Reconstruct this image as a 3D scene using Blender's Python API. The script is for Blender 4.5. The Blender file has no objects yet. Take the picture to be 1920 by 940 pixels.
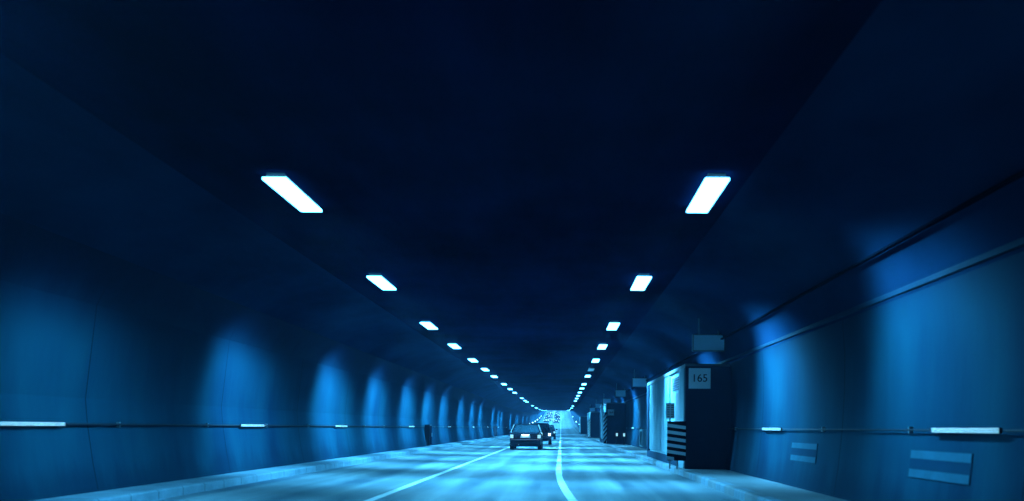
import bpy, bmesh, math, random
from mathutils import Vector, Matrix
random.seed(7)
C = bpy.context.scene.collection
scene = bpy.context.scene

# ------------------------------------------------------------------ camera
EYE = 1.2
cd = bpy.data.cameras.new('camera'); cam = bpy.data.objects.new('camera', cd); C.objects.link(cam)
cam.location = (0, 0, EYE)
cam.rotation_euler = (math.radians(90), 0, 0)
cam.rotation_euler.rotate_axis('Z', math.radians(0.4))
cd.sensor_width = 36.0
cd.lens = 36.0 * 1810 / 1920
cd.shift_x = -92 / 1920
cd.shift_y = 332 / 1920
cd.dof.use_dof = True; cd.dof.focus_distance = 48.0; cd.dof.aperture_fstop = 1.1
cd.clip_start = 0.05; cd.clip_end = 3000
scene.camera = cam

# ------------------------------------------------------------------ world, exposure
w = bpy.data.worlds.new('World'); scene.world = w; w.use_nodes = True
wn = w.node_tree.nodes; wl = w.node_tree.links
bgn = wn['Background']; bgn.inputs['Strength'].default_value = 0.05
skyn = wn.new('ShaderNodeTexSky'); skyn.sky_type = 'NISHITA'; skyn.sun_disc = False
skyn.sun_elevation = math.radians(4); skyn.sun_rotation = math.radians(200)
wl.new(skyn.outputs[0], bgn.inputs['Color'])
vs = scene.view_settings
vs.view_transform = 'Standard'; vs.look = 'None'; vs.exposure = 0.1; vs.gamma = 1.0
vs.use_curve_mapping = False
cy = scene.cycles
cy.use_denoising = True
cy.max_bounces = 8; cy.diffuse_bounces = 5; cy.glossy_bounces = 3; cy.volume_bounces = 1; cy.transmission_bounces = 6
cy.caustics_reflective = False; cy.caustics_refractive = False
cy.sample_clamp_indirect = 4.0

# light of the tunnel lamps
LAMP_COL = (0.10, 0.58, 1.0)
SPOT_W = 2700.0      # with a batwing beam: FAN = tan of its spread along the road, SIDE = gain to the sides
FAN = 0.58
SIDE = 4.4
PANEL_EM = 11.0
HAZE_D = 0.00042

# ------------------------------------------------------------------ helpers
def rise(y):
    if y < 120: return 0.0
    if y < 400: return 8e-5 * (y - 120) ** 2
    return 6.272 + 0.0448 * (y - 400)

class MB:
    def __init__(s): s.v = []; s.f = []; s.m = []
    def quad(s, a, b, c, d, mi=0):
        n = len(s.v); s.v += [tuple(a), tuple(b), tuple(c), tuple(d)]; s.f.append((n, n+1, n+2, n+3)); s.m.append(mi)
    def hexa(s, p, mi=0):            # p: 4 bottom then 4 top, ccw from above
        n = len(s.v); s.v += [tuple(q) for q in p]
        for f in ((3,2,1,0),(4,5,6,7),(0,1,5,4),(1,2,6,5),(2,3,7,6),(3,0,4,7)):
            s.f.append(tuple(n+i for i in f)); s.m.append(mi)
        return s
    def box(s, x0, x1, y0, y1, z0, z1, mi=0):
        return s.hexa([(x0,y0,z0),(x1,y0,z0),(x1,y1,z0),(x0,y1,z0),(x0,y0,z1),(x1,y0,z1),(x1,y1,z1),(x0,y1,z1)], mi)
    def tube(s, pts, r, n=8, mi=0, cap=True):
        base = len(s.v)
        P = [Vector(p) for p in pts]
        for i, p in enumerate(P):
            t = (P[min(i+1, len(P)-1)] - P[max(i-1, 0)]).normalized()
            up = Vector((0,0,1)) if abs(t.z) < .9 else Vector((1,0,0))
            a = t.cross(up).normalized(); b = a.cross(t).normalized()
            for k in range(n):
                an = 2*math.pi*k/n
                s.v.append(tuple(p + a*math.cos(an)*r + b*math.sin(an)*r))
        for i in range(len(P)-1):
            for k in range(n):
                s.f.append((base+i*n+k, base+i*n+(k+1)%n, base+(i+1)*n+(k+1)%n, base+(i+1)*n+k)); s.m.append(mi)
        if cap:
            s.f.append(tuple(base+k for k in range(n))[::-1]); s.m.append(mi)
            s.f.append(tuple(base+(len(P)-1)*n+k for k in range(n))); s.m.append(mi)
        return s
    def cyl(s, a, b, r, n=20, mi=0): return s.tube([a, b], r, n, mi)
    def sweep(s, prof, ys, closed=True, mi=0, dx=None):
        base = len(s.v); n = len(prof)
        for y in ys:
            o = dx(y) if dx else 0.0
            for (x, z) in prof: s.v.append((x+o, y, z + rise(y)))
        m = n if closed else n-1
        for i in range(len(ys)-1):
            for k in range(m):
                s.f.append((base+i*n+k, base+i*n+(k+1)%n, base+(i+1)*n+(k+1)%n, base+(i+1)*n+k)); s.m.append(mi)
        if closed:
            s.f.append(tuple(base+k for k in range(n))); s.m.append(mi)
            s.f.append(tuple(base+(len(ys)-1)*n+k for k in range(n))[::-1]); s.m.append(mi)
        return s
    def build(s, name, mats, parent=None, smooth=False, bevel=0, loc=None):
        me = bpy.data.meshes.new(name); me.from_pydata(s.v, [], s.f)
        if not isinstance(mats, (list, tuple)): mats = [mats]
        for m in mats: me.materials.append(m)
        for p, mi in zip(me.polygons, s.m): p.material_index = mi
        bm = bmesh.new(); bm.from_mesh(me); bmesh.ops.recalc_face_normals(bm, faces=bm.faces)
        bm.to_mesh(me); bm.free()
        if smooth:
            for p in me.polygons: p.use_smooth = True
        o = bpy.data.objects.new(name, me); C.objects.link(o)
        if parent is not None: o.parent = parent
        if loc: o.location = loc
        if bevel:
            md = o.modifiers.new('bevel', 'BEVEL'); md.width = bevel; md.segments = 2; md.limit_method = 'ANGLE'; md.angle_limit = math.radians(40)
        if smooth == 'auto' or bevel:
            for p in me.polygons: p.use_smooth = False
        return o

def tag(o, label=None, cat=None, group=None, kind=None):
    if label: o['label'] = label
    if cat: o['category'] = cat
    if group: o['group'] = group
    if kind: o['kind'] = kind
    return o
def thing(name, label, cat, loc=(0,0,0), group=None, rz=0):
    o = bpy.data.objects.new(name, None); C.objects.link(o); o.location = loc; o.rotation_euler = (0,0,rz)
    o.empty_display_size = .3
    return tag(o, label, cat, group)
def dup(root, loc, label=None, group=None, rz=None):
    r = root.copy(); C.objects.link(r); r.location = loc
    if label: r['label'] = label
    if group: r['group'] = group
    if rz is not None: r.rotation_euler = (0,0,rz)
    for ch in list(root.children):
        c = ch.copy(); C.objects.link(c); c.parent = r
        for g in list(ch.children):
            d = g.copy(); C.objects.link(d); d.parent = c
    return r

# ------------------------------------------------------------------ materials
def new_mat(name):
    m = bpy.data.materials.new(name); m.use_nodes = True
    return m, m.node_tree.nodes, m.node_tree.links, m.node_tree.nodes['Principled BSDF']
def plain(name, col, rough=.5, metal=0.0, var=.25, scale=6.0, spec=.5):
    m, n, l, b = new_mat(name)
    tc = n.new('ShaderNodeTexCoord'); nz = n.new('ShaderNodeTexNoise'); nz.inputs['Scale'].default_value = scale; nz.inputs['Detail'].default_value = 5
    l.new(tc.outputs['Object'], nz.inputs['Vector'])
    mx = n.new('ShaderNodeMix'); mx.data_type = 'RGBA'
    mx.inputs['A'].default_value = (*[c*(1-var) for c in col], 1); mx.inputs['B'].default_value = (*[min(1, c*(1+var)) for c in col], 1)
    l.new(nz.outputs['Fac'], mx.inputs['Factor']); l.new(mx.outputs['Result'], b.inputs['Base Color'])
    b.inputs['Roughness'].default_value = rough; b.inputs['Metallic'].default_value = metal
    b.inputs['Specular IOR Level'].default_value = spec
    return m
def emit(name, col, st):
    m, n, l, b = new_mat(name)
    b.inputs['Base Color'].default_value = (.6,.6,.6,1)
    b.inputs['Emission Color'].default_value = (*col, 1); b.inputs['Emission Strength'].default_value = st
    return m
def math_node(n, l, op, a, b=None):
    q = n.new('ShaderNodeMath'); q.operation = op
    for i, v in enumerate((a, b)):
        if v is None: continue
        if isinstance(v, (int, float)): q.inputs[i].default_value = v
        else: l.new(v, q.inputs[i])
    return q.outputs[0]
def concrete(name, c0, c1, rough, stretch, joint=0.0, joint_w=.012, bump=.25, spec=.3, splash_and_falloff=False):
    """blotchy concrete: two noises, run-off stains stretched along one axis, optional panel joints across y"""
    m, n, l, b = new_mat(name)
    tc = n.new('ShaderNodeTexCoord')
    mp = n.new('ShaderNodeMapping'); mp.inputs['Scale'].default_value = stretch
    l.new(tc.outputs['Object'], mp.inputs['Vector'])
    n1 = n.new('ShaderNodeTexNoise'); n1.inputs['Scale'].default_value = 1.0; n1.inputs['Detail'].default_value = 8; n1.inputs['Roughness'].default_value = .62
    l.new(mp.outputs[0], n1.inputs['Vector'])
    n2 = n.new('ShaderNodeTexNoise'); n2.inputs['Scale'].default_value = .35; n2.inputs['Detail'].default_value = 3
    l.new(tc.outputs['Object'], n2.inputs['Vector'])
    f = math_node(n, l, 'ADD', math_node(n, l, 'MULTIPLY', n1.outputs['Fac'], .65), math_node(n, l, 'MULTIPLY', n2.outputs['Fac'], .35))
    cr = n.new('ShaderNodeValToRGB'); cr.color_ramp.elements[0].position = .36; cr.color_ramp.elements[1].position = .64
    cr.color_ramp.elements[0].color = (*c0, 1); cr.color_ramp.elements[1].color = (*c1, 1)
    l.new(f, cr.inputs['Fac'])
    out = cr.outputs['Color']; hgt = n1.outputs['Fac']
    if joint:
        sp = n.new('ShaderNodeSeparateXYZ'); l.new(tc.outputs['Object'], sp.inputs[0])
        fr = math_node(n, l, 'FRACT', math_node(n, l, 'DIVIDE', sp.outputs['Y'], joint))
        d = math_node(n, l, 'ABSOLUTE', math_node(n, l, 'SUBTRACT', fr, .5))
        g = math_node(n, l, 'LESS_THAN', d, joint_w / joint)
        mx = n.new('ShaderNodeMix'); mx.data_type = 'RGBA'; mx.inputs['B'].default_value = (*[c*.3 for c in c0], 1)
        l.new(g, mx.inputs['Factor']); l.new(out, mx.inputs['A']); out = mx.outputs['Result']
        hgt = math_node(n, l, 'SUBTRACT', hgt, math_node(n, l, 'MULTIPLY', g, 2.0))
    if splash_and_falloff:                     # road splash: a dirty uneven band along the foot of the wall
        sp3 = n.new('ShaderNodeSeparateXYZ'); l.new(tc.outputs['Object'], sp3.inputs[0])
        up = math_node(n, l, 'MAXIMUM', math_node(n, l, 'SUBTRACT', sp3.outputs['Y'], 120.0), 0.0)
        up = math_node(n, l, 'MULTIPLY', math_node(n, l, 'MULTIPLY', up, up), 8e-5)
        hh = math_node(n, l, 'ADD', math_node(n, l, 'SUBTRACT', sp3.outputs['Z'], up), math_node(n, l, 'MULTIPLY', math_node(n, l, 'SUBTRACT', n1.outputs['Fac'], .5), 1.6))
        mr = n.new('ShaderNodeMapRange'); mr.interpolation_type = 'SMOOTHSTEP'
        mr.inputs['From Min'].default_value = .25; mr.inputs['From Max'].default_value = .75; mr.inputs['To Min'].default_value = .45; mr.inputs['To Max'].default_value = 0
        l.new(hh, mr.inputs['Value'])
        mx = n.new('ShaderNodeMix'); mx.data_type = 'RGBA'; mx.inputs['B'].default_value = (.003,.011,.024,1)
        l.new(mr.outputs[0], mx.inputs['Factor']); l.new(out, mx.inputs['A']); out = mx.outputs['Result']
    if splash_and_falloff:                     # lamp falloff painted into the upper lining, uneven lower edge (height above the road)
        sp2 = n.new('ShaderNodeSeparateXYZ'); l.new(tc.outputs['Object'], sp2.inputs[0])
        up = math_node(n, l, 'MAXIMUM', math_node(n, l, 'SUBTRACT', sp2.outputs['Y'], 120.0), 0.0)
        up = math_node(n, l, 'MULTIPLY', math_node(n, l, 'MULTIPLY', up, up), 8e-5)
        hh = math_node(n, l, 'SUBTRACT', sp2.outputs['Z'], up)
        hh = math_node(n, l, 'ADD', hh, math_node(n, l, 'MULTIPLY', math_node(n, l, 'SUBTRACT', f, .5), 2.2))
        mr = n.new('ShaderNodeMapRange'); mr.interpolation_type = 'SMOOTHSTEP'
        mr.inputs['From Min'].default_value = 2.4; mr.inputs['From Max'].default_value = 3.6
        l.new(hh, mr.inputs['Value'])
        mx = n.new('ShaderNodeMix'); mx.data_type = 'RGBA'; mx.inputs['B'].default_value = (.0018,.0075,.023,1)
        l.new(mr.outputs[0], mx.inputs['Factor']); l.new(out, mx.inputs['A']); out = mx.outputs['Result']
    l.new(out, b.inputs['Base Color'])
    b.inputs['Roughness'].default_value = rough; b.inputs['Specular IOR Level'].default_value = spec
    bp = n.new('ShaderNodeBump'); bp.inputs['Strength'].default_value = bump; bp.inputs['Distance'].default_value = .02
    l.new(hgt, bp.inputs['Height']); l.new(bp.outputs[0], b.inputs['Normal'])
    return m
def asphalt():
    m, n, l, b = new_mat('asphalt')
    tc = n.new('ShaderNodeTexCoord'); sp = n.new('ShaderNodeSeparateXYZ'); l.new(tc.outputs['Object'], sp.inputs[0])
    mp = n.new('ShaderNodeMapping'); mp.inputs['Scale'].default_value = (2.1, .07, 1)      # worn streaks along the lanes
    l.new(tc.outputs['Object'], mp.inputs['Vector'])
    n1 = n.new('ShaderNodeTexNoise'); n1.inputs['Scale'].default_value = 1.0; n1.inputs['Detail'].default_value = 7; n1.inputs['Roughness'].default_value = .6
    l.new(mp.outputs[0], n1.inputs['Vector'])
    n2 = n.new('ShaderNodeTexNoise'); n2.inputs['Scale'].default_value = 60; n2.inputs['Detail'].default_value = 4
    l.new(tc.outputs['Object'], n2.inputs['Vector'])
    n3 = n.new('ShaderNodeTexNoise'); n3.inputs['Scale'].default_value = .22; n3.inputs['Detail'].default_value = 3
    l.new(tc.outputs['Object'], n3.inputs['Vector'])
    # wheel tracks, period = lane width 3.1 m
    tr = math_node(n, l, 'COSINE', math_node(n, l, 'MULTIPLY', math_node(n, l, 'ADD', sp.outputs['X'], 3.1+.78), 2*math.pi/1.55))
    f = math_node(n, l, 'ADD', math_node(n, l, 'MULTIPLY', n1.outputs['Fac'], .52), math_node(n, l, 'MULTIPLY', n2.outputs['Fac'], .22))
    f = math_node(n, l, 'ADD', f, math_node(n, l, 'MULTIPLY', n3.outputs['Fac'], .26))
    f = math_node(n, l, 'ADD', f, math_node(n, l, 'MULTIPLY', tr, .03))
    cr = n.new('ShaderNodeValToRGB'); e = cr.color_ramp.elements
    e[0].position = .38; e[0].color = (.022,.062,.095,1); e[1].position = .62; e[1].color = (.235,.31,.335,1)
    l.new(f, cr.inputs['Fac']); l.new(cr.outputs['Color'], b.inputs['Base Color'])
    rr = n.new('ShaderNodeMapRange'); rr.inputs['From Min'].default_value = .3; rr.inputs['From Max'].default_value = .7
    rr.inputs['To Min'].default_value = .48; rr.inputs['To Max'].default_value = .72
    l.new(n1.outputs['Fac'], rr.inputs['Value']); l.new(rr.outputs[0], b.inputs['Roughness'])
    b.inputs['Specular IOR Level'].default_value = .35
    bp = n.new('ShaderNodeBump'); bp.inputs['Strength'].default_value = .35; bp.inputs['Distance'].default_value = .006
    l.new(n2.outputs['Fac'], bp.inputs['Height']); l.new(bp.outputs[0], b.inputs['Normal'])
    return m
M = {}
M['asphalt'] = asphalt()
M['paint'] = concrete('road_paint', (.55,.60,.60), (.78,.82,.82), .6, (3,.6,1), bump=.1)
M['wall'] = concrete('lining_concrete', (.0014,.0170,.039), (.0038,.038,.063), .75, (.8,.8,.16), joint=6.0, joint_w=.014, splash_and_falloff=True, spec=.02)
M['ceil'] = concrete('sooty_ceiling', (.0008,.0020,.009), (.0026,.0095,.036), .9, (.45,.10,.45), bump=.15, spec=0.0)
M['haunch'] = concrete('soot_falloff_haunch', (.0018,.0088,.024), (.0050,.0240,.058), .9, (.45,.16,.45), bump=.15, spec=0.0)  # soot tone with lamp cutoff and corner glow put into its colour
M['kerb'] = concrete('kerb_stone', (.06,.12,.16), (.12,.20,.25), .7, (2,2,2), joint=1.0, joint_w=.012)
M['kerb_dark'] = concrete('kerb_stone_dark', (.07,.095,.115), (.13,.16,.18), .7, (2,2,2))
M['walkway'] = concrete('walkway_concrete', (.06,.085,.10), (.12,.15,.17), .75, (1.5,.5,1), joint=3.0)
M['trim'] = plain('pale_trim', (.005,.022,.044), .8, spec=.05)
M['dark_metal'] = plain('dark_metal', (.006,.010,.018), .7, spec=.2)
M['grey_metal'] = plain('grey_metal', (.12,.15,.17), .45, .3)
M['housing'] = plain('lamp_housing', (.10,.12,.14), .5, .4)
M['cladding'] = concrete('pale_cladding', (.09,.19,.235), (.17,.31,.36), .5, (3,3,.3), bump=.1)
M['end_dark'] = concrete('dark_end_face', (.006,.018,.045), (.012,.03,.065), .7, (1,1,.5), bump=.1)  # end wall and vents, darker than the cladding
M['sign_white'] = plain('sign_white', (.84,.88,.89), .45, var=.12, scale=2.5)
M['sign_blue'] = plain('sign_blue', (.0022,.022,.045), .8, spec=.03, var=.15, scale=3)
M['ink'] = plain('sign_ink', (.002,.004,.009), .9, spec=.0)
M['panel_em'] = emit('lamp_panel', LAMP_COL, PANEL_EM)
M['panel_dim'] = emit('lamp_panel_failing', LAMP_COL, .35)
M['guide_em'] = emit('guide_led', (.30,.75,1.0), 1.3)
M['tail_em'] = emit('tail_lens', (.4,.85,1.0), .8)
M['plate_lamp'] = emit('plate_lamp', (.5,.9,1.0), 14.0)
M['reflector_em'] = emit('reflector_glow', (.5,.9,1.0), 7.0)
M['far_em'] = emit('tail_lens_lit', (.5,.9,1.0), 4.0)
M['car_dark'] = plain('car_paint_dark', (.012,.018,.03), .22, .2, var=.1)
M['car_black'] = plain('car_paint_black', (.008,.01,.016), .25, .2, var=.1)
M['car_mid'] = plain('car_paint_mid', (.07,.10,.13), .25, .3, var=.1)
M['car_pale'] = plain('car_paint_pale', (.12,.15,.17), .25, .3, var=.1)
M['rubber'] = plain('tyre_rubber', (.012,.012,.014), .85)
M['chrome'] = plain('chrome', (.6,.65,.7), .18, 1.0, var=.05)
M['plate'] = plain('licence_plate', (.86,.88,.88), .4, var=.08)
M['seat'] = plain('car_seat', (.03,.035,.04), .9)
def glass_mat():
    m, n, l, b = new_mat('car_glass')
    b.inputs['Base Color'].default_value = (.05,.12,.17,1); b.inputs['Roughness'].default_value = .06
    tr = n.new('ShaderNodeBsdfTransparent'); tr.inputs['Color'].default_value = (.8,.88,.9,1)
    ms = n.new('ShaderNodeMixShader'); ms.inputs['Fac'].default_value = .4
    o = n['Material Output']
    l.new(tr.outputs[0], ms.inputs[1]); l.new(b.outputs[0], ms.inputs[2]); l.new(ms.outputs[0], o.inputs['Surface'])
    return m
M['glass'] = glass_mat()

# ------------------------------------------------------------------ the tunnel
Y0, Y1 = -70.0, 480.0
YS = [Y0 + 5*i for i in range(int((Y1-Y0)/5)+1)]
KL, KR = -6.45, 3.05             # kerb faces
road = MB().sweep([(KL-.02,-.25),(KR+.02,-.25),(KR+.02,0),(KL-.02,0)], YS).build('road', M['asphalt']); tag(road, kind='structure')

def near_bend(y):               # the right line drifts to the right close to the camera
    return .0 if y > 27 else .0021*(27-y)**2
def line(x, wd, off, y0=Y0, y1=Y1):
    b = MB(); ys = [y0]
    while ys[-1] < y1: ys.append(ys[-1] + (1.0 if -5 < ys[-1] < 40 else 5.0))
    b.sweep([(x-wd/2, .0015), (x+wd/2, .0015), (x+wd/2, .0055), (x-wd/2, .0055)], ys, dx=off)
    o = b.build('lane_line', M['paint']); tag(o, kind='structure'); return o
line(-3.08, .14, None)
line(-.06, .15, near_bend)
# left kerb and its narrow ledge, right kerb and walkway
kl = MB().sweep([(KL,-.2),(KL,.13),(KL-.03,.155),(KL-.72,.16),(KL-.72,-.2)], YS).build('kerb', M['kerb']); tag(kl, kind='structure')
kr = MB()
y = Y0
while y < Y1:                    # kerb stones alternate pale and dark on this side
    kr.sweep([(KR,-.2),(KR+.2,-.2),(KR+.2,.155),(KR+.03,.155),(KR,.13)], [y+.006, y+.994], mi=int(y) % 2); y += 1.0
kr = kr.build('kerb', [M['kerb'], M['kerb_dark']]); tag(kr, kind='structure')
wk = MB().sweep([(KR+.2,-.2),(4.5,-.2),(4.5,.15),(KR+.2,.15)], YS).build('pavement', M['walkway']); tag(wk, kind='structure')

left_prof = [(-7.15,.0),(-7.27,.6),(-7.36,1.2),(-7.41,1.8),(-7.40,2.4),(-7.30,2.9),(-7.08,3.35),(-6.7,3.72),(-6.15,4.02),(-5.5,4.22),(-4.75,4.36)]
right_prof = [(4.22,.0),(4.31,.6),(4.37,1.2),(4.40,1.8),(4.40,2.4),(4.36,2.9),(4.25,3.3),(4.02,3.66),(3.6,3.96),(3.0,4.2),(2.3,4.36)]
HK = {-1: 7, 1: 5}
def wall(prof, sgn, label):
    root = thing('tunnel_wall', label, 'wall', (prof[0][0], 0, 0))
    k = HK[sgn]
    lo = prof[:k+1]; hi = prof[k:]
    p1 = [(prof[0][0], -.2)] + lo + [(lo[-1][0]+sgn*.45, lo[-1][1]), (prof[0][0]+sgn*.45, -.2)]
    p2 = hi + [(hi[-1][0], hi[-1][1]+.3), (hi[0][0]+sgn*.45, hi[-1][1]+.3), (hi[0][0]+sgn*.45, hi[0][1]+.004), (hi[0][0], hi[0][1]+.004)]
    p2[0] = (hi[0][0], hi[0][1]+.002); p2.pop()
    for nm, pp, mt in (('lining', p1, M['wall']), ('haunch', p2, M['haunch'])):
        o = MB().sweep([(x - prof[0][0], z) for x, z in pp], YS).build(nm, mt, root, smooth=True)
        md = o.modifiers.new('split', 'EDGE_SPLIT'); md.split_angle = math.radians(35)
    return root
wall(left_prof, -1, 'curved ribbed concrete wall lit in tall pools along the wider left side')
rw = wall(right_prof, 1, 'curved concrete wall with pale ledge above the walkway on the right')
MB().sweep([(4.35-4.22,2.94),(4.318-4.22,2.95),(4.318-4.22,3.00),(4.33-4.22,3.02)], YS).build('ledge', M['trim'], rw)
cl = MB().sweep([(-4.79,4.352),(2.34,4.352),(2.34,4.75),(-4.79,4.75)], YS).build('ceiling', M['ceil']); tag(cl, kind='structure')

# cables along both walls at eye height, and a cable tray high on the right
def wall_x(prof, z):
    for (x0,z0),(x1,z1) in zip(prof, prof[1:]):
        if z0 <= z <= z1: return x0 + (x1-x0)*(z-z0)/(z1-z0)
for prof, s, lab, r in ((left_prof, 1, 'thin dark cable running along the left wall at eye height', .02), (right_prof, -1, 'thin dark cable running along the right wall below the ledge', .012)):
    x = wall_x(prof, 1.2) + s*.05
    root = thing('wall_cable', lab, 'cable', (x, 0, 1.2))
    MB().tube([(0, y, rise(y)) for y in YS], r, 6).build('cable', M['dark_metal'], root)
    for k, y in enumerate(range(8, 208, 4)):
        MB().box(min(0,-s*.06), max(0,-s*.06), y-.02, y+.02, rise(y)-.04, rise(y)+.04).build('clip', M['grey_metal'], root)
xt = wall_x(right_prof, 3.5)
tray = MB().sweep([(xt-.09,3.46),(xt-.03,3.46),(xt-.03,3.49),(xt-.09,3.49)], YS).build('cable_tray', M['ink'])
tag(tray, 'dark cable tray running high on the right wall above the pale ledge', 'cable tray')

# ------------------------------------------------------------------ lamps
HZ = EYE + 3.05
spot_data = {}
def beam_shape(s):
    """batwing tunnel luminaire: a fan that is narrow along the road, strong to the sides and cut off just under the horizontal"""
    s.use_nodes = True
    n = s.node_tree.nodes; l = s.node_tree.links
    em = next(q for q in n if q.type == 'EMISSION')
    tc = n.new('ShaderNodeTexCoord'); sp = n.new('ShaderNodeSeparateXYZ'); l.new(tc.outputs['Normal'], sp.inputs[0])
    ax = math_node(n, l, 'ABSOLUTE', sp.outputs['X']); ay = sp.outputs['Y']; az = math_node(n, l, 'ABSOLUTE', sp.outputs['Z'])
    y2 = math_node(n, l, 'MULTIPLY', ay, ay)
    rest = math_node(n, l, 'MAXIMUM', math_node(n, l, 'SUBTRACT', 1.0, y2), .001)
    t2 = math_node(n, l, 'DIVIDE', y2, rest)
    q = math_node(n, l, 'MULTIPLY', t2, 1.0 / FAN ** 2)
    fan = math_node(n, l, 'POWER', 2.71828, math_node(n, l, 'MULTIPLY', math_node(n, l, 'POWER', q, 1.7), -1.0))
    def ss(v, a, b, lo, hi):
        m = n.new('ShaderNodeMapRange'); m.interpolation_type = 'SMOOTHSTEP'
        for k, q in (('From Min', a), ('From Max', b), ('To Min', lo), ('To Max', hi)): m.inputs[k].default_value = q
        l.new(v, m.inputs['Value']); return m.outputs[0]
    f = math_node(n, l, 'MULTIPLY', fan, ss(ax, .35, .8, .70, SIDE))
    f = math_node(n, l, 'MULTIPLY', f, ss(az, .15, .50, 0.0, 1.0))
    l.new(f, em.inputs['Strength'])
for side, k in (('L', 1), ('R', 1), ('L near', .38), ('R near', .12), ('L mid', .6), ('R mid', .66), ('L far', 1.5), ('R far', 1.5)):
    s = bpy.data.lights.new('beam', 'SPOT'); s.energy = SPOT_W*k; s.color = LAMP_COL
    s.spot_size = math.radians(172); s.spot_blend = .1; s.shadow_soft_size = .12
    beam_shape(s)
    spot_data[side] = s
def make_lamp(dim=False):
    root = thing('ceiling_lamp', '', 'lamp')
    MB().box(-.11,.11,-.86,.86,.035,.10).build('housing', M['housing'], root, bevel=.008)
    MB().box(-.15,.15,-.90,.90,0,.034).build('diffuser', M['panel_dim'] if dim else M['panel_em'], root, bevel=.006)  # length drawn out to the lamp's motion streak
    for yy in (-.7,.7): MB().box(-.03,.03,yy-.02,yy+.02,.10,.115).build('bracket', M['housing'], root)
    return root
def add_beam(root, side, near):
    o = bpy.data.objects.new('beam', spot_data[side + near]); C.objects.link(o); o.parent = root
    o.location = (0, 0, -.03)
    o.rotation_euler = (0, 0, math.radians(-26 if side == 'L' else -14))
LEFT = [(12.87,-3.58),(20.7,-3.86),(29.4,-4.04),(36.8,-4.08),(44.5,-4.08),(51.6,-4.08),(58.7,-4.08),(69,-4.10),(77.8,-4.12),(86,-4.15),(102,-4.16),(111,-4.16),(117,-4.15),(138,-4.1),(155,-4.06),(161,-4.06)]
RIGHT = [(12.75,1.90),(20.5,1.67),(29.2,1.55),(36.6,1.54),(44.2,1.56),(51.1,1.56),(57.5,1.57),(68.2,1.60),(75.6,1.61),(84.3,1.62),(92.8,1.62),(101.7,1.62),(111.3,1.64),(139,1.68),(157,1.70)]
ORD = ['first','second','third','fourth','fifth','sixth','seventh','eighth','ninth','tenth','eleventh','twelfth','thirteenth','fourteenth','fifteenth','sixteenth']
proto_lamp = None
for side, row, xx in (('L', LEFT, -4.08), ('R', RIGHT, 1.62)):
    sn = 'left' if side == 'L' else 'right'
    allr = [(y, x, i) for i, (y, x) in enumerate(row)]
    allr += [(y, xx, None) for y in (4.9, -3.1, -11, -19, -27, -35, -43, -51)] + [(y, xx, None) for y in (184, 206, 228)] + [(240 + 8*k, xx, None) for k in range(29)]
    for y, x, i in allr:
        dim = side == 'R' and i == 5
        if proto_lamp is None: r = proto_lamp = make_lamp(); r.location = (x, y, HZ + rise(y))
        elif dim: r = make_lamp(True); r.location = (x, y, HZ + rise(y))
        else: r = dup(proto_lamp, (x, y, HZ + rise(y)))
        if i is None: lab = 'lit ceiling lamp of the %s row, too far or too close to pick out' % sn
        elif dim: lab = 'failing dim ceiling lamp, the only unlit one in the right row'
        elif i == 0: lab = 'largest and nearest bright ceiling lamp of the %s row' % sn
        else: lab = '%s bright ceiling lamp from the camera in the %s row' % (ORD[i - (1 if side == 'R' and i > 5 else 0)], sn)
        r['label'] = lab; r['group'] = 'ceiling lamps in the %s row' % sn
        if y > 120: r.rotation_euler.x = math.atan((rise(y+1)-rise(y-1))/2)
        if not dim: add_beam(r, side, ' near' if y < 15 else ' mid' if y < 26 else ' far' if y > 165 else '')

# ------------------------------------------------------------------ guide lights on the cables
def make_guide():
    root = thing('guide_light', '', 'guide light')
    MB().box(0,.03,-.86,.86,-.026,.026).build('housing', M['dark_metal'], root)
    for z in (-.018, 0, .018): MB().box(-.006,.002,-.85,.85,z-.003,z+.003).build('lens_streak', M['guide_em'], root)  # each small light's motion streak modelled as long glowing lines
    return root
g0 = make_guide()
GL = [13.3, 22.8, 32, 47, 63, 80, 96, 112, 128, 146]
GR = [10.3, 19.7, 57.9, 73, 96, 120, 150]
used = False
for sn, ys, prof, s in (('left', GL, left_prof, 1), ('right', GR, right_prof, -1)):
    for i, y in enumerate(ys):
        loc = (wall_x(prof, 1.2) + s*.085, y, 1.2 + rise(y))
        rz = math.pi if s == 1 else 0
        if not used: r = g0; used = True; r.location = loc; r.rotation_euler = (0,0,rz)
        else: r = dup(g0, loc, rz=rz)
        if i < 7: r['label'] = ('nearest' if i == 0 else ORD[i] + ' from the camera') + ' glowing white guide light streak along the %s wall cable' % sn
        else: r['label'] = 'tiny far guide light in the dotted line along the %s wall' % sn
        r['group'] = 'guide lights along the %s wall' % sn

# round reflectors on brackets, far up both walls; reflected light built in as glow
mk = None
for sn, ys, prof, s in (('left', [196, 218, 241, 265, 290, 317, 345], left_prof, 1), ('right', [217, 262, 340], right_prof, -1)):
    for y in ys:
        x = wall_x(prof, 1.2) + s*.28
        if mk is None:
            mk = thing('wall_reflector', '', 'marker lamp')  # a reflector, not a lamp; its reflected light is built in as glow
            MB().cyl((0,.02,0),(0,.10,0), .12, 16).build('housing', M['dark_metal'], mk)
            MB().cyl((0,0,0),(0,.019,0), .11, 16).build('lens', M['reflector_em'], mk)
            MB().box(-.3,.3,.05,.08,-.02,.02).build('bracket', M['dark_metal'], mk)
            r = mk; r.location = (x, y, 1.2 + rise(y))
        else: r = dup(mk, (x, y, 1.2 + rise(y)))
        r['label'] = 'tiny round white glowing reflector in the far dotted line along the %s wall' % sn
        r['group'] = 'glowing reflectors far along the %s wall' % sn

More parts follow.
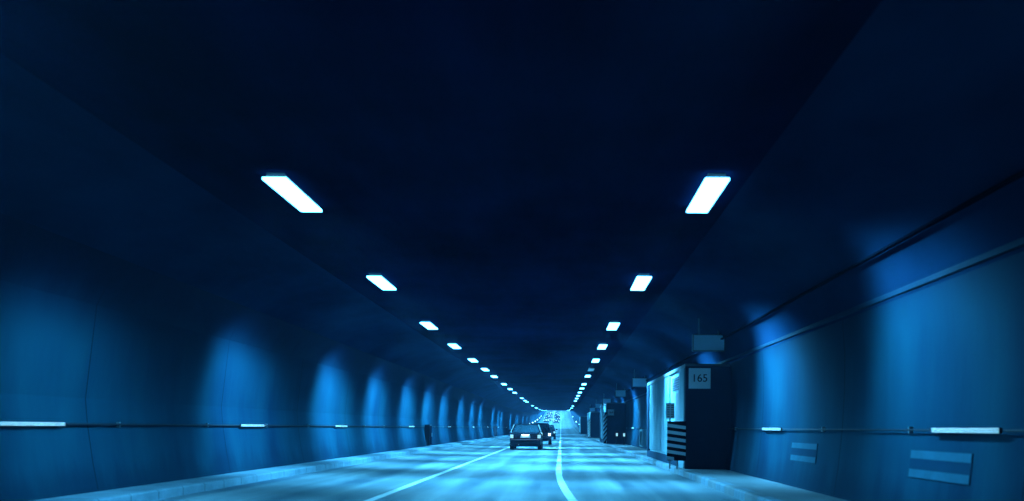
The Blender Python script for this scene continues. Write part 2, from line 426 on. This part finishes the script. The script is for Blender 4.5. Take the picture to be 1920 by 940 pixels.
# ------------------------------------------------------------------ wall panels with pale bars (right), plates (left)
M['sign_bar'] = plain('sign_bar', (.010,.060,.095), .7, spec=.05, var=.3, scale=4)
def bar_panel(y, label):
    x = wall_x(right_prof, .8)
    root = thing('barred_wall_sign', label, 'sign', (x-.035, y, .79), 'barred guide panels on the right wall')
    root.rotation_euler.y = .1; root.location.x = x - .022
    MB().box(.010,.02,-.89,.89,-.17,.17).build('board', M['sign_blue'], root)
    for z in (.115,-.115): MB().box(.004,.0095,-.88,.88,z-.05,z+.05).build('bar', M['sign_bar'], root)  # bars stretched to the length of the sign's motion streak
bar_panel(11.05, 'nearest and larger wall panel with two pale bars under the right cable')
bar_panel(17.2, 'farther smaller wall panel with two pale bars under the right cable')

# dark cabinets on the left wall
def cabinet(y, label):
    x = wall_x(left_prof, .8)
    root = thing('emergency_cabinet', label, 'cabinet', (x, y, .16 + rise(y)), 'dark cabinets along the left wall')
    MB().box(0,.28,-.36,.36,.02,1.15).build('body', M['dark_metal'], root, bevel=.01)
    MB().box(.282,.30,-.31,.31,.08,1.08).build('door', M['ink'], root)
    MB().box(.302,.33,.20,.24,.5,.7).build('handle', M['grey_metal'], root)
cabinet(52, 'nearest dark emergency cabinet standing against the left wall')
cabinet(105, 'small distant dark emergency cabinet against the left wall, left of the sedan')
# pale framed cabinet on the right wall
root = thing('hydrant_cabinet', 'pale framed cabinet with dark recessed front on the right wall before the booth', 'cabinet', (4.05, 47.5, .2))
fr = MB()
fr.box(-.12,.25,-.75,-.62,.1,.95); fr.box(-.12,.25,.62,.75,.1,.95); fr.box(-.12,.25,-.62,.62,.84,.95); fr.box(-.12,.25,-.62,.62,.1,.16)
fr.build('frame', M['cladding'], root); MB().box(-.02,.2,-.62,.62,.16,.84).build('front', M['ink'], root)

# ------------------------------------------------------------------ equipment booths against the right wall
def make_booth():
    L, W, H = 11.0, 1.25, 2.62
    root = thing('equipment_booth', '', 'booth')
    MB().box(.06,W,.06,L,0,H).build('body', M['cladding'], root)
    MB().box(0,W,0,.055,0,H+.03).build('end_wall', M['end_dark'], root, bevel=.006)
    MB().box(.0,W,.06,L+.02,H+.003,H+.10).build('roof', M['grey_metal'], root, bevel=.008)
    MB().box(-.03,.055,.06,1.15,.0,H).build('corner_post', M['cladding'], root, bevel=.01)
    rb = MB()
    y = 3.9
    while y < L-.1:
        rb.box(.02,.058,y,y+.22,.3,H-.02); y += .42
    rb.build('ribbed_panel', M['cladding'], root, bevel=.006)
    MB().box(.03,.058,1.5,2.5,.05,2.05).build('door', M['grey_metal'], root, bevel=.006)
    h = MB().box(.0,.03,2.3,2.36,.95,1.1).build('handle', M['chrome'], root)
    v = MB(); 
    for k in range(6): v.box(.035,.058,1.55,3.3,2.12+k*.065,2.12+k*.065+.035)
    v.build('vent', M['end_dark'], root)
    MB().box(.0,.058,1.2,L,.0,.24).build('plinth', M['trim'], root)
    MB().box(-.02,.058,L-.7,L,.24,H).build('far_post', M['trim'], root, bevel=.01)
    return root
b0 = make_booth(); b0.location = (3.20, 24.9, .155)
b0['label'] = 'nearest pale clad equipment booth with dark end wall on the right walkway'
b0['group'] = 'equipment booths on the right walkway'
BO = [(3.20, 24.9)]
for (x, y, lab) in ((3.02, 63.8, 'second equipment booth with dark end, beside the diagonal striped marker'), (3.02, 100, 'small far equipment booth, dark end visible beyond the second one'), (3.02, 150, 'tiny distant equipment booth, the farthest on the right walkway')):
    dup(b0, (x, y, .155 + rise(y)), lab)

# number signs
def text_mesh(body, size, mat, parent, loc, name='numerals'):
    cu = bpy.data.curves.new(name, 'FONT'); cu.body = body; cu.size = size; cu.extrude = .004; cu.align_x = 'CENTER'; cu.align_y = 'CENTER'
    t = bpy.data.objects.new('tmp', cu); C.objects.link(t)
    bpy.context.view_layer.update()
    me = bpy.data.meshes.new_from_object(t.evaluated_get(bpy.context.evaluated_depsgraph_get()))
    bpy.data.objects.remove(t)
    me.name = name; me.materials.clear(); me.materials.append(mat)
    o = bpy.data.objects.new(name, me); C.objects.link(o); o.parent = parent; o.location = loc
    o.rotation_euler = (math.radians(90), 0, 0)
    return o
def num_sign(x, y, z, txt, label, sz):
    root = thing('number_sign', label, 'sign', (x, y, z + rise(y)), 'number signs on booth ends')
    MB().box(-sz/2,sz/2,-.012,.012,-sz*.47,sz*.47).build('panel', M['sign_white'], root)
    text_mesh(txt, sz*.5, M['ink'], root, (0,-.014,0))
num_sign(3.56, 24.86, EYE+1.29, '165', 'white square sign reading 165 on the nearest booth end', .56)
num_sign(3.28, 63.75, EYE+1.02, '164', 'small white square number sign on the second booth end', .42)

# hanging box signs above the walkway
def box_sign(x, y, wd, h, label):
    z = 3.38
    root = thing('box_sign', label, 'sign', (x, y, z + rise(y)), 'blank box signs above the right walkway')
    MB().box(-wd/2,wd/2,-.07,.07,-h/2,h/2).build('box', M['housing'], root, bevel=.01)
    MB().box(-wd/2+.025,wd/2-.025,-.078,-.0715,-h/2+.025,h/2-.025).build('face', M['sign_face'], root)
    for q in (-.25,.25):
        MB().cyl((q,0,h/2), (q,0,h/2+.42), .018, 8).build('hanger', M['grey_metal'], root)
M['sign_face'] = plain('sign_face', (.36,.56,.66), .45, var=.12, scale=3)
for i, (x, y, wd) in enumerate(((3.74,24.6,.82),(3.74,46.2,.68),(3.74,61.0,.66),(3.74,79,.66),(3.74,96,.66),(3.74,116,.66))):
    box_sign(x, y, wd, .43, ('nearest and largest' if i == 0 else ORD[i] + ' from the camera,') + ' blank blue box sign hanging above the right walkway')

# striped hazard boards
def hazard(x, y, z0, wd, h, n, slope, label, notice=False):
    root = thing('hazard_board', label, 'marker board', (x, y, z0 + rise(y)), 'striped hazard boards beside the booths')
    root.rotation_euler.z = math.radians(-32); wd = wd / math.cos(math.radians(32))
    MB().box(-wd/2,wd/2,-.012,.012,0,h).build('board', M['ink'], root)
    b = MB(); p = h / n
    for k in range(-2, n+2):
        z = k*p + p*.15; t = p*.5
        pts = []
        a0, a1 = z, z + slope*wd
        if max(a0, a1) + t > h or min(a0, a1) < 0:
            # clip a slanted stripe to the board by shortening its span
            us = [u/8 for u in range(9) if 0 <= z + slope*wd*u/8 and z + t + slope*wd*u/8 <= h]
            if len(us) < 2: continue
            u0, u1 = us[0], us[-1]
        else: u0, u1 = 0, 1
        xa, xb = -wd/2 + wd*u0, -wd/2 + wd*u1; za, zb = z + slope*wd*u0, z + slope*wd*u1
        b.hexa([(xa,-.018,za),(xb,-.018,zb),(xb,-.0125,zb),(xa,-.0125,za),(xa,-.018,za+t),(xb,-.018,zb+t),(xb,-.0125,zb+t),(xa,-.0125,za+t)])
    b.build('stripes', M['sign_white'], root)
    MB().cyl((0,.035,-z0+.155),(0,.035,h-.02), .022, 8).build('post', M['grey_metal'], root)
    return root
hazard(2.94, 24.55, .38, .44, 1.0, 6, -.12, 'wide dark board with pale nearly level stripes at the nearest booth corner')
hazard(2.90, 63.4, .17, .22, 2.05, 7, 1.2, 'tall narrow diagonal striped marker at the second booth corner')
hazard(2.90, 99.6, .17, .24, 1.85, 7, 1.2, 'small far diagonal striped marker at the third booth corner')
# notice above the nearest board
root = thing('notice_sign', 'white notice with two columns of small marks above the wide striped board', 'sign', (2.80, 24.78, 1.45))
MB().box(-.11,.11,-.01,.01,0,.40).build('panel', M['sign_white'], root)
nb = MB()
for k in range(6):
    for q in (-.085, .015): nb.box(q,q+.07,-.014,-.0105,.05+k*.055,.05+k*.055+.018)
nb.build('marks', M['ink'], root)
MB().cyl((.0,.03,-1.29),(.0,.03,.38), .02, 8).build('post', M['grey_metal'], root)
# reflector posts on the walkway
for (x, y, lab) in ((3.95, 60.5, 'white reflector post on the right walkway before the second booth'), (3.62, 62.6, 'white reflector post beside the dark end of the second booth')):
    root = thing('reflector_post', lab, 'reflector post', (x, y, .15), 'reflector posts on the right walkway')
    MB().cyl((0,0,0),(0,0,.62), .03, 10).build('post', M['dark_metal'], root)
    MB().box(-.06,.06,-.035,-.028,.52,.72).build('reflector', M['tail_em'], root)  # shine of the reflector put in as emission

# ------------------------------------------------------------------ cars
def make_car(name, label, paint, kind='sedan', lit=False, wd=1.68, ht=1.38, loc=(0,0,0), group=None):
    root = thing(name, label, 'car', loc, group)
    P = paint; hw = wd/2
    if kind == 'sedan':
        L = 4.3; st = [(0,.86,.30,.84),(.06,.95,.20,.915),(.5,1,.17,.945),(1.0,1,.16,.95),(3.0,1,.16,.93),(3.3,.99,.18,.90),(4.1,.93,.28,.80),(4.3,.82,.36,.70)]
        gb0, gb1, gr0, gr1 = .62, 3.25, 1.15, 2.45
    else:
        L = 4.0; st = [(0,.88,.36,.84),(.05,.96,.30,.92),(.5,1,.26,.96),(1.0,1,.24,.96),(2.8,1,.24,.94),(3.1,.99,.24,.92),(3.8,.93,.28,.82),(4.0,.82,.36,.70)]
        gb0, gb1, gr0, gr1 = .08, 3.1, .38, 2.2
    b = MB(); rings = []
    for (y, k, zb, zd) in st:
        q = hw*k
        half = [(q-.10,zb),(q-.015,zb+.10),(q,.58),(q-.02,zd-.08),(q-.11,zd)]
        ring = half + [(-x, z) for x, z in half[::-1]]
        rings.append([(x, y, z) for x, z in ring])
    n = len(rings[0]); 
    for r in rings: b.v += r
    for i in range(len(rings)-1):
        for k in range(n): b.f.append((i*n+k, i*n+(k+1)%n, (i+1)*n+(k+1)%n, (i+1)*n+k)); b.m.append(0)
    b.f.append(tuple(range(n))); b.m.append(0); b.f.append(tuple((len(rings)-1)*n+k for k in range(n))[::-1]); b.m.append(0)
    b.build('body', P, root, bevel=.025)
    zb = .93; rw = hw*.72; bw = hw - .09; zr = ht - .05
    c = {'rl':(-bw,gb0,zb),'rr':(bw,gb0,zb),'fl':(-bw,gb1,zb-.02),'fr':(bw,gb1,zb-.02),'RL':(-rw,gr0,zr),'RR':(rw,gr0,zr),'FL':(-rw,gr1,zr),'FR':(rw,gr1,zr)}
    V = {k: Vector(v) for k, v in c.items()}
    rf = MB(); rings = []
    for y, k, dz in ((gr0-.02,.94,-.02),(gr0+.12,1,.02),((gr0+gr1)/2,1,.05),(gr1-.1,1,.025),(gr1+.02,.94,-.02)):
        h2 = rw*k + .02
        rings.append([(-h2,y,zr+dz-.045),(-h2,y,zr+dz-.012),(-h2*.8,y,zr+dz),(0,y,zr+dz+.012),(h2*.8,y,zr+dz),(h2,y,zr+dz-.012),(h2,y,zr+dz-.045)])
    n = 7
    for r in rings: rf.v += r
    for i in range(len(rings)-1):
        for k in range(n): rf.f.append((i*n+k, i*n+(k+1)%n, (i+1)*n+(k+1)%n, (i+1)*n+k)); rf.m.append(0)
    rf.f.append(tuple(range(n))); rf.m.append(0); rf.f.append(tuple(4*n+k for k in range(n))[::-1]); rf.m.append(0)
    rf.build('roof', P, root, smooth=True)
    pl = MB()
    def mid(a, b, t): return V[a].lerp(V[b], t)
    for a, t in (('rl','RL'),('rr','RR'),('fl','FL'),('fr','FR')): pl.tube([V[a], V[t]], .045, 6)
    for s in 'lr':
        S = s.upper()
        pl.tube([mid('r'+s,'f'+s,.5), mid('R'+S,'F'+S,.45)], .035, 6)
        pl.tube([mid('r'+s,'f'+s,.22), mid('R'+S,'F'+S,.12)], .05, 6)
    pl.build('pillars', P, root)
    if kind == 'sedan':
        for s in 'lr':
            S = s.upper(); sx = -1 if s == 'l' else 1; o = Vector((sx*.04, -.02, 0))
            MB().tube([V['r'+s]+o, V['R'+S]+o, V['F'+S]+o, V['f'+s]+o], .022, 6).build('window_trim', M['plate'], root)  # pale paint on the frames carries their bright reflections
    def pane(nm, a, b2, c2, d2):
        m = MB(); nn = (V[b2]-V[a]).cross(V[d2]-V[a]).normalized()*.006
        q = [V[a].copy(), V[b2].copy(), V[c2].copy(), V[d2].copy()]
        m.hexa([q[0]-nn,q[1]-nn,q[2]-nn,q[3]-nn,q[0]+nn,q[1]+nn,q[2]+nn,q[3]+nn]); m.build(nm, M['glass'], root)
    pane('rear_window','rl','rr','RR','RL'); pane('windscreen','fr','fl','FL','FR')
    pane('side_window','rl','fl','FL','RL'); pane('side_window','fr','rr','RR','FR')
    for x in (-.36,.36):
        s = MB(); s.hexa([(x-.23,2.05,.5),(x+.23,2.05,.5),(x+.23,2.2,.5),(x-.23,2.2,.5),(x-.2,1.82,1.02),(x+.2,1.82,1.02),(x+.2,1.92,1.02),(x-.2,1.92,1.02)])
        s.box(x-.11,x+.11,1.78,1.88,1.04,1.24); s.build('seat', M['seat'], root, bevel=.02)
    for sx in (-1,1):
        MB().box(sx*(hw-.12)-.08,sx*(hw-.12)+.08,-.012 if kind=='sedan' else -.01,.05,.62,.80).build('tail_light', M['far_em'] if lit else M['tail_em'], root, bevel=.012)
        m = MB(); m.box(sx*(hw+.10)-.09,sx*(hw+.10)+.09,2.62,2.72,.93,1.06); m.box(min(sx*hw-sx*.06, sx*hw+sx*.03),max(sx*hw-sx*.06, sx*hw+sx*.03),2.65,2.70,.95,.98)
        m.build('mirror', P, root, bevel=.02)
    MB().box(-hw*.95,hw*.95,-.09,.10,.31,.55).build('bumper', M['dark_metal'], root, bevel=.03)
    MB().box(-hw*.93,hw*.93,-.098,-.092,.53,.555).build('bumper_trim', M['chrome'], root)
    MB().box(-.26,.26,-.02,-.004,.64,.76).build('licence_plate', M['plate'], root)
    MB().box(-.2,.2,-.075,-.045,.79,.81).build('plate_lamp', M['plate_lamp'], root)
    MB().cyl((-.35,-.06,.28),(-.35,.2,.28), .03, 10).build('exhaust', M['chrome'], root)
    for y in (.78, L-.85):
        for sx in (-1,1):
            t = MB().cyl((sx*(hw-.20),y,.30),(sx*(hw+.01),y,.30), .30, 24).build('wheel', M['rubber'], root, bevel=.02)
            MB().cyl((sx*(hw+.0),y,.30),(sx*(hw+.018),y,.30), .18, 16).build('rim', M['grey_metal'], t)
    return root
make_car('sedan_car', 'dark sedan with pale licence plate driving in the middle lane, nearest of all', M['car_dark'], loc=(-1.88, 51.0, .006))
make_car('hatchback_car', 'black hatchback half hidden behind the right side of the sedan', M['car_black'], 'hatch', lit=True, ht=1.5, loc=(-1.52, 66.5, .006))
make_car('hatchback_car', 'dark grey hatchback peeking out beyond the black hatchback', M['car_mid'], 'hatch', ht=1.48, loc=(-1.40, 98, .006))
far0 = make_car('distant_car', 'distant car in the far traffic cluster up the tunnel slope', M['car_dark'], 'hatch', lit=True, ht=1.45, loc=(-1.5, 296, .006+rise(296)), group='distant cars up the slope')
far1 = make_car('distant_car', 'distant car in the far traffic cluster up the tunnel slope', M['car_pale'], 'sedan', lit=True, loc=(-4.7, 305, .006+rise(305)), group='distant cars up the slope')
for k, (x, y) in enumerate(((-4.2,324),(-1.9,316),(-5.1,342),(-1.2,333),(-4.3,364),(-2.0,354),(-5.0,388),(-1.3,378),(-4.4,408),(-1.8,404))):
    dup(far0 if k % 2 else far1, (x, y, .006 + rise(y)))

# ------------------------------------------------------------------ the air
hm = bpy.data.materials.new('haze_air'); hm.use_nodes = True
hn = hm.node_tree.nodes; hl = hm.node_tree.links; hn.clear()
ho = hn.new('ShaderNodeOutputMaterial'); pv = hn.new('ShaderNodeVolumePrincipled')
pv.inputs['Color'].default_value = (.25,.55,1.0,1); pv.inputs['Density'].default_value = HAZE_D; pv.inputs['Anisotropy'].default_value = .3
hl.new(pv.outputs[0], ho.inputs['Volume'])
hz = MB().box(-13, 10, Y0-5, Y1+5, -1.3, rise(Y1)+7).build('haze', hm); tag(hz, kind='stuff')
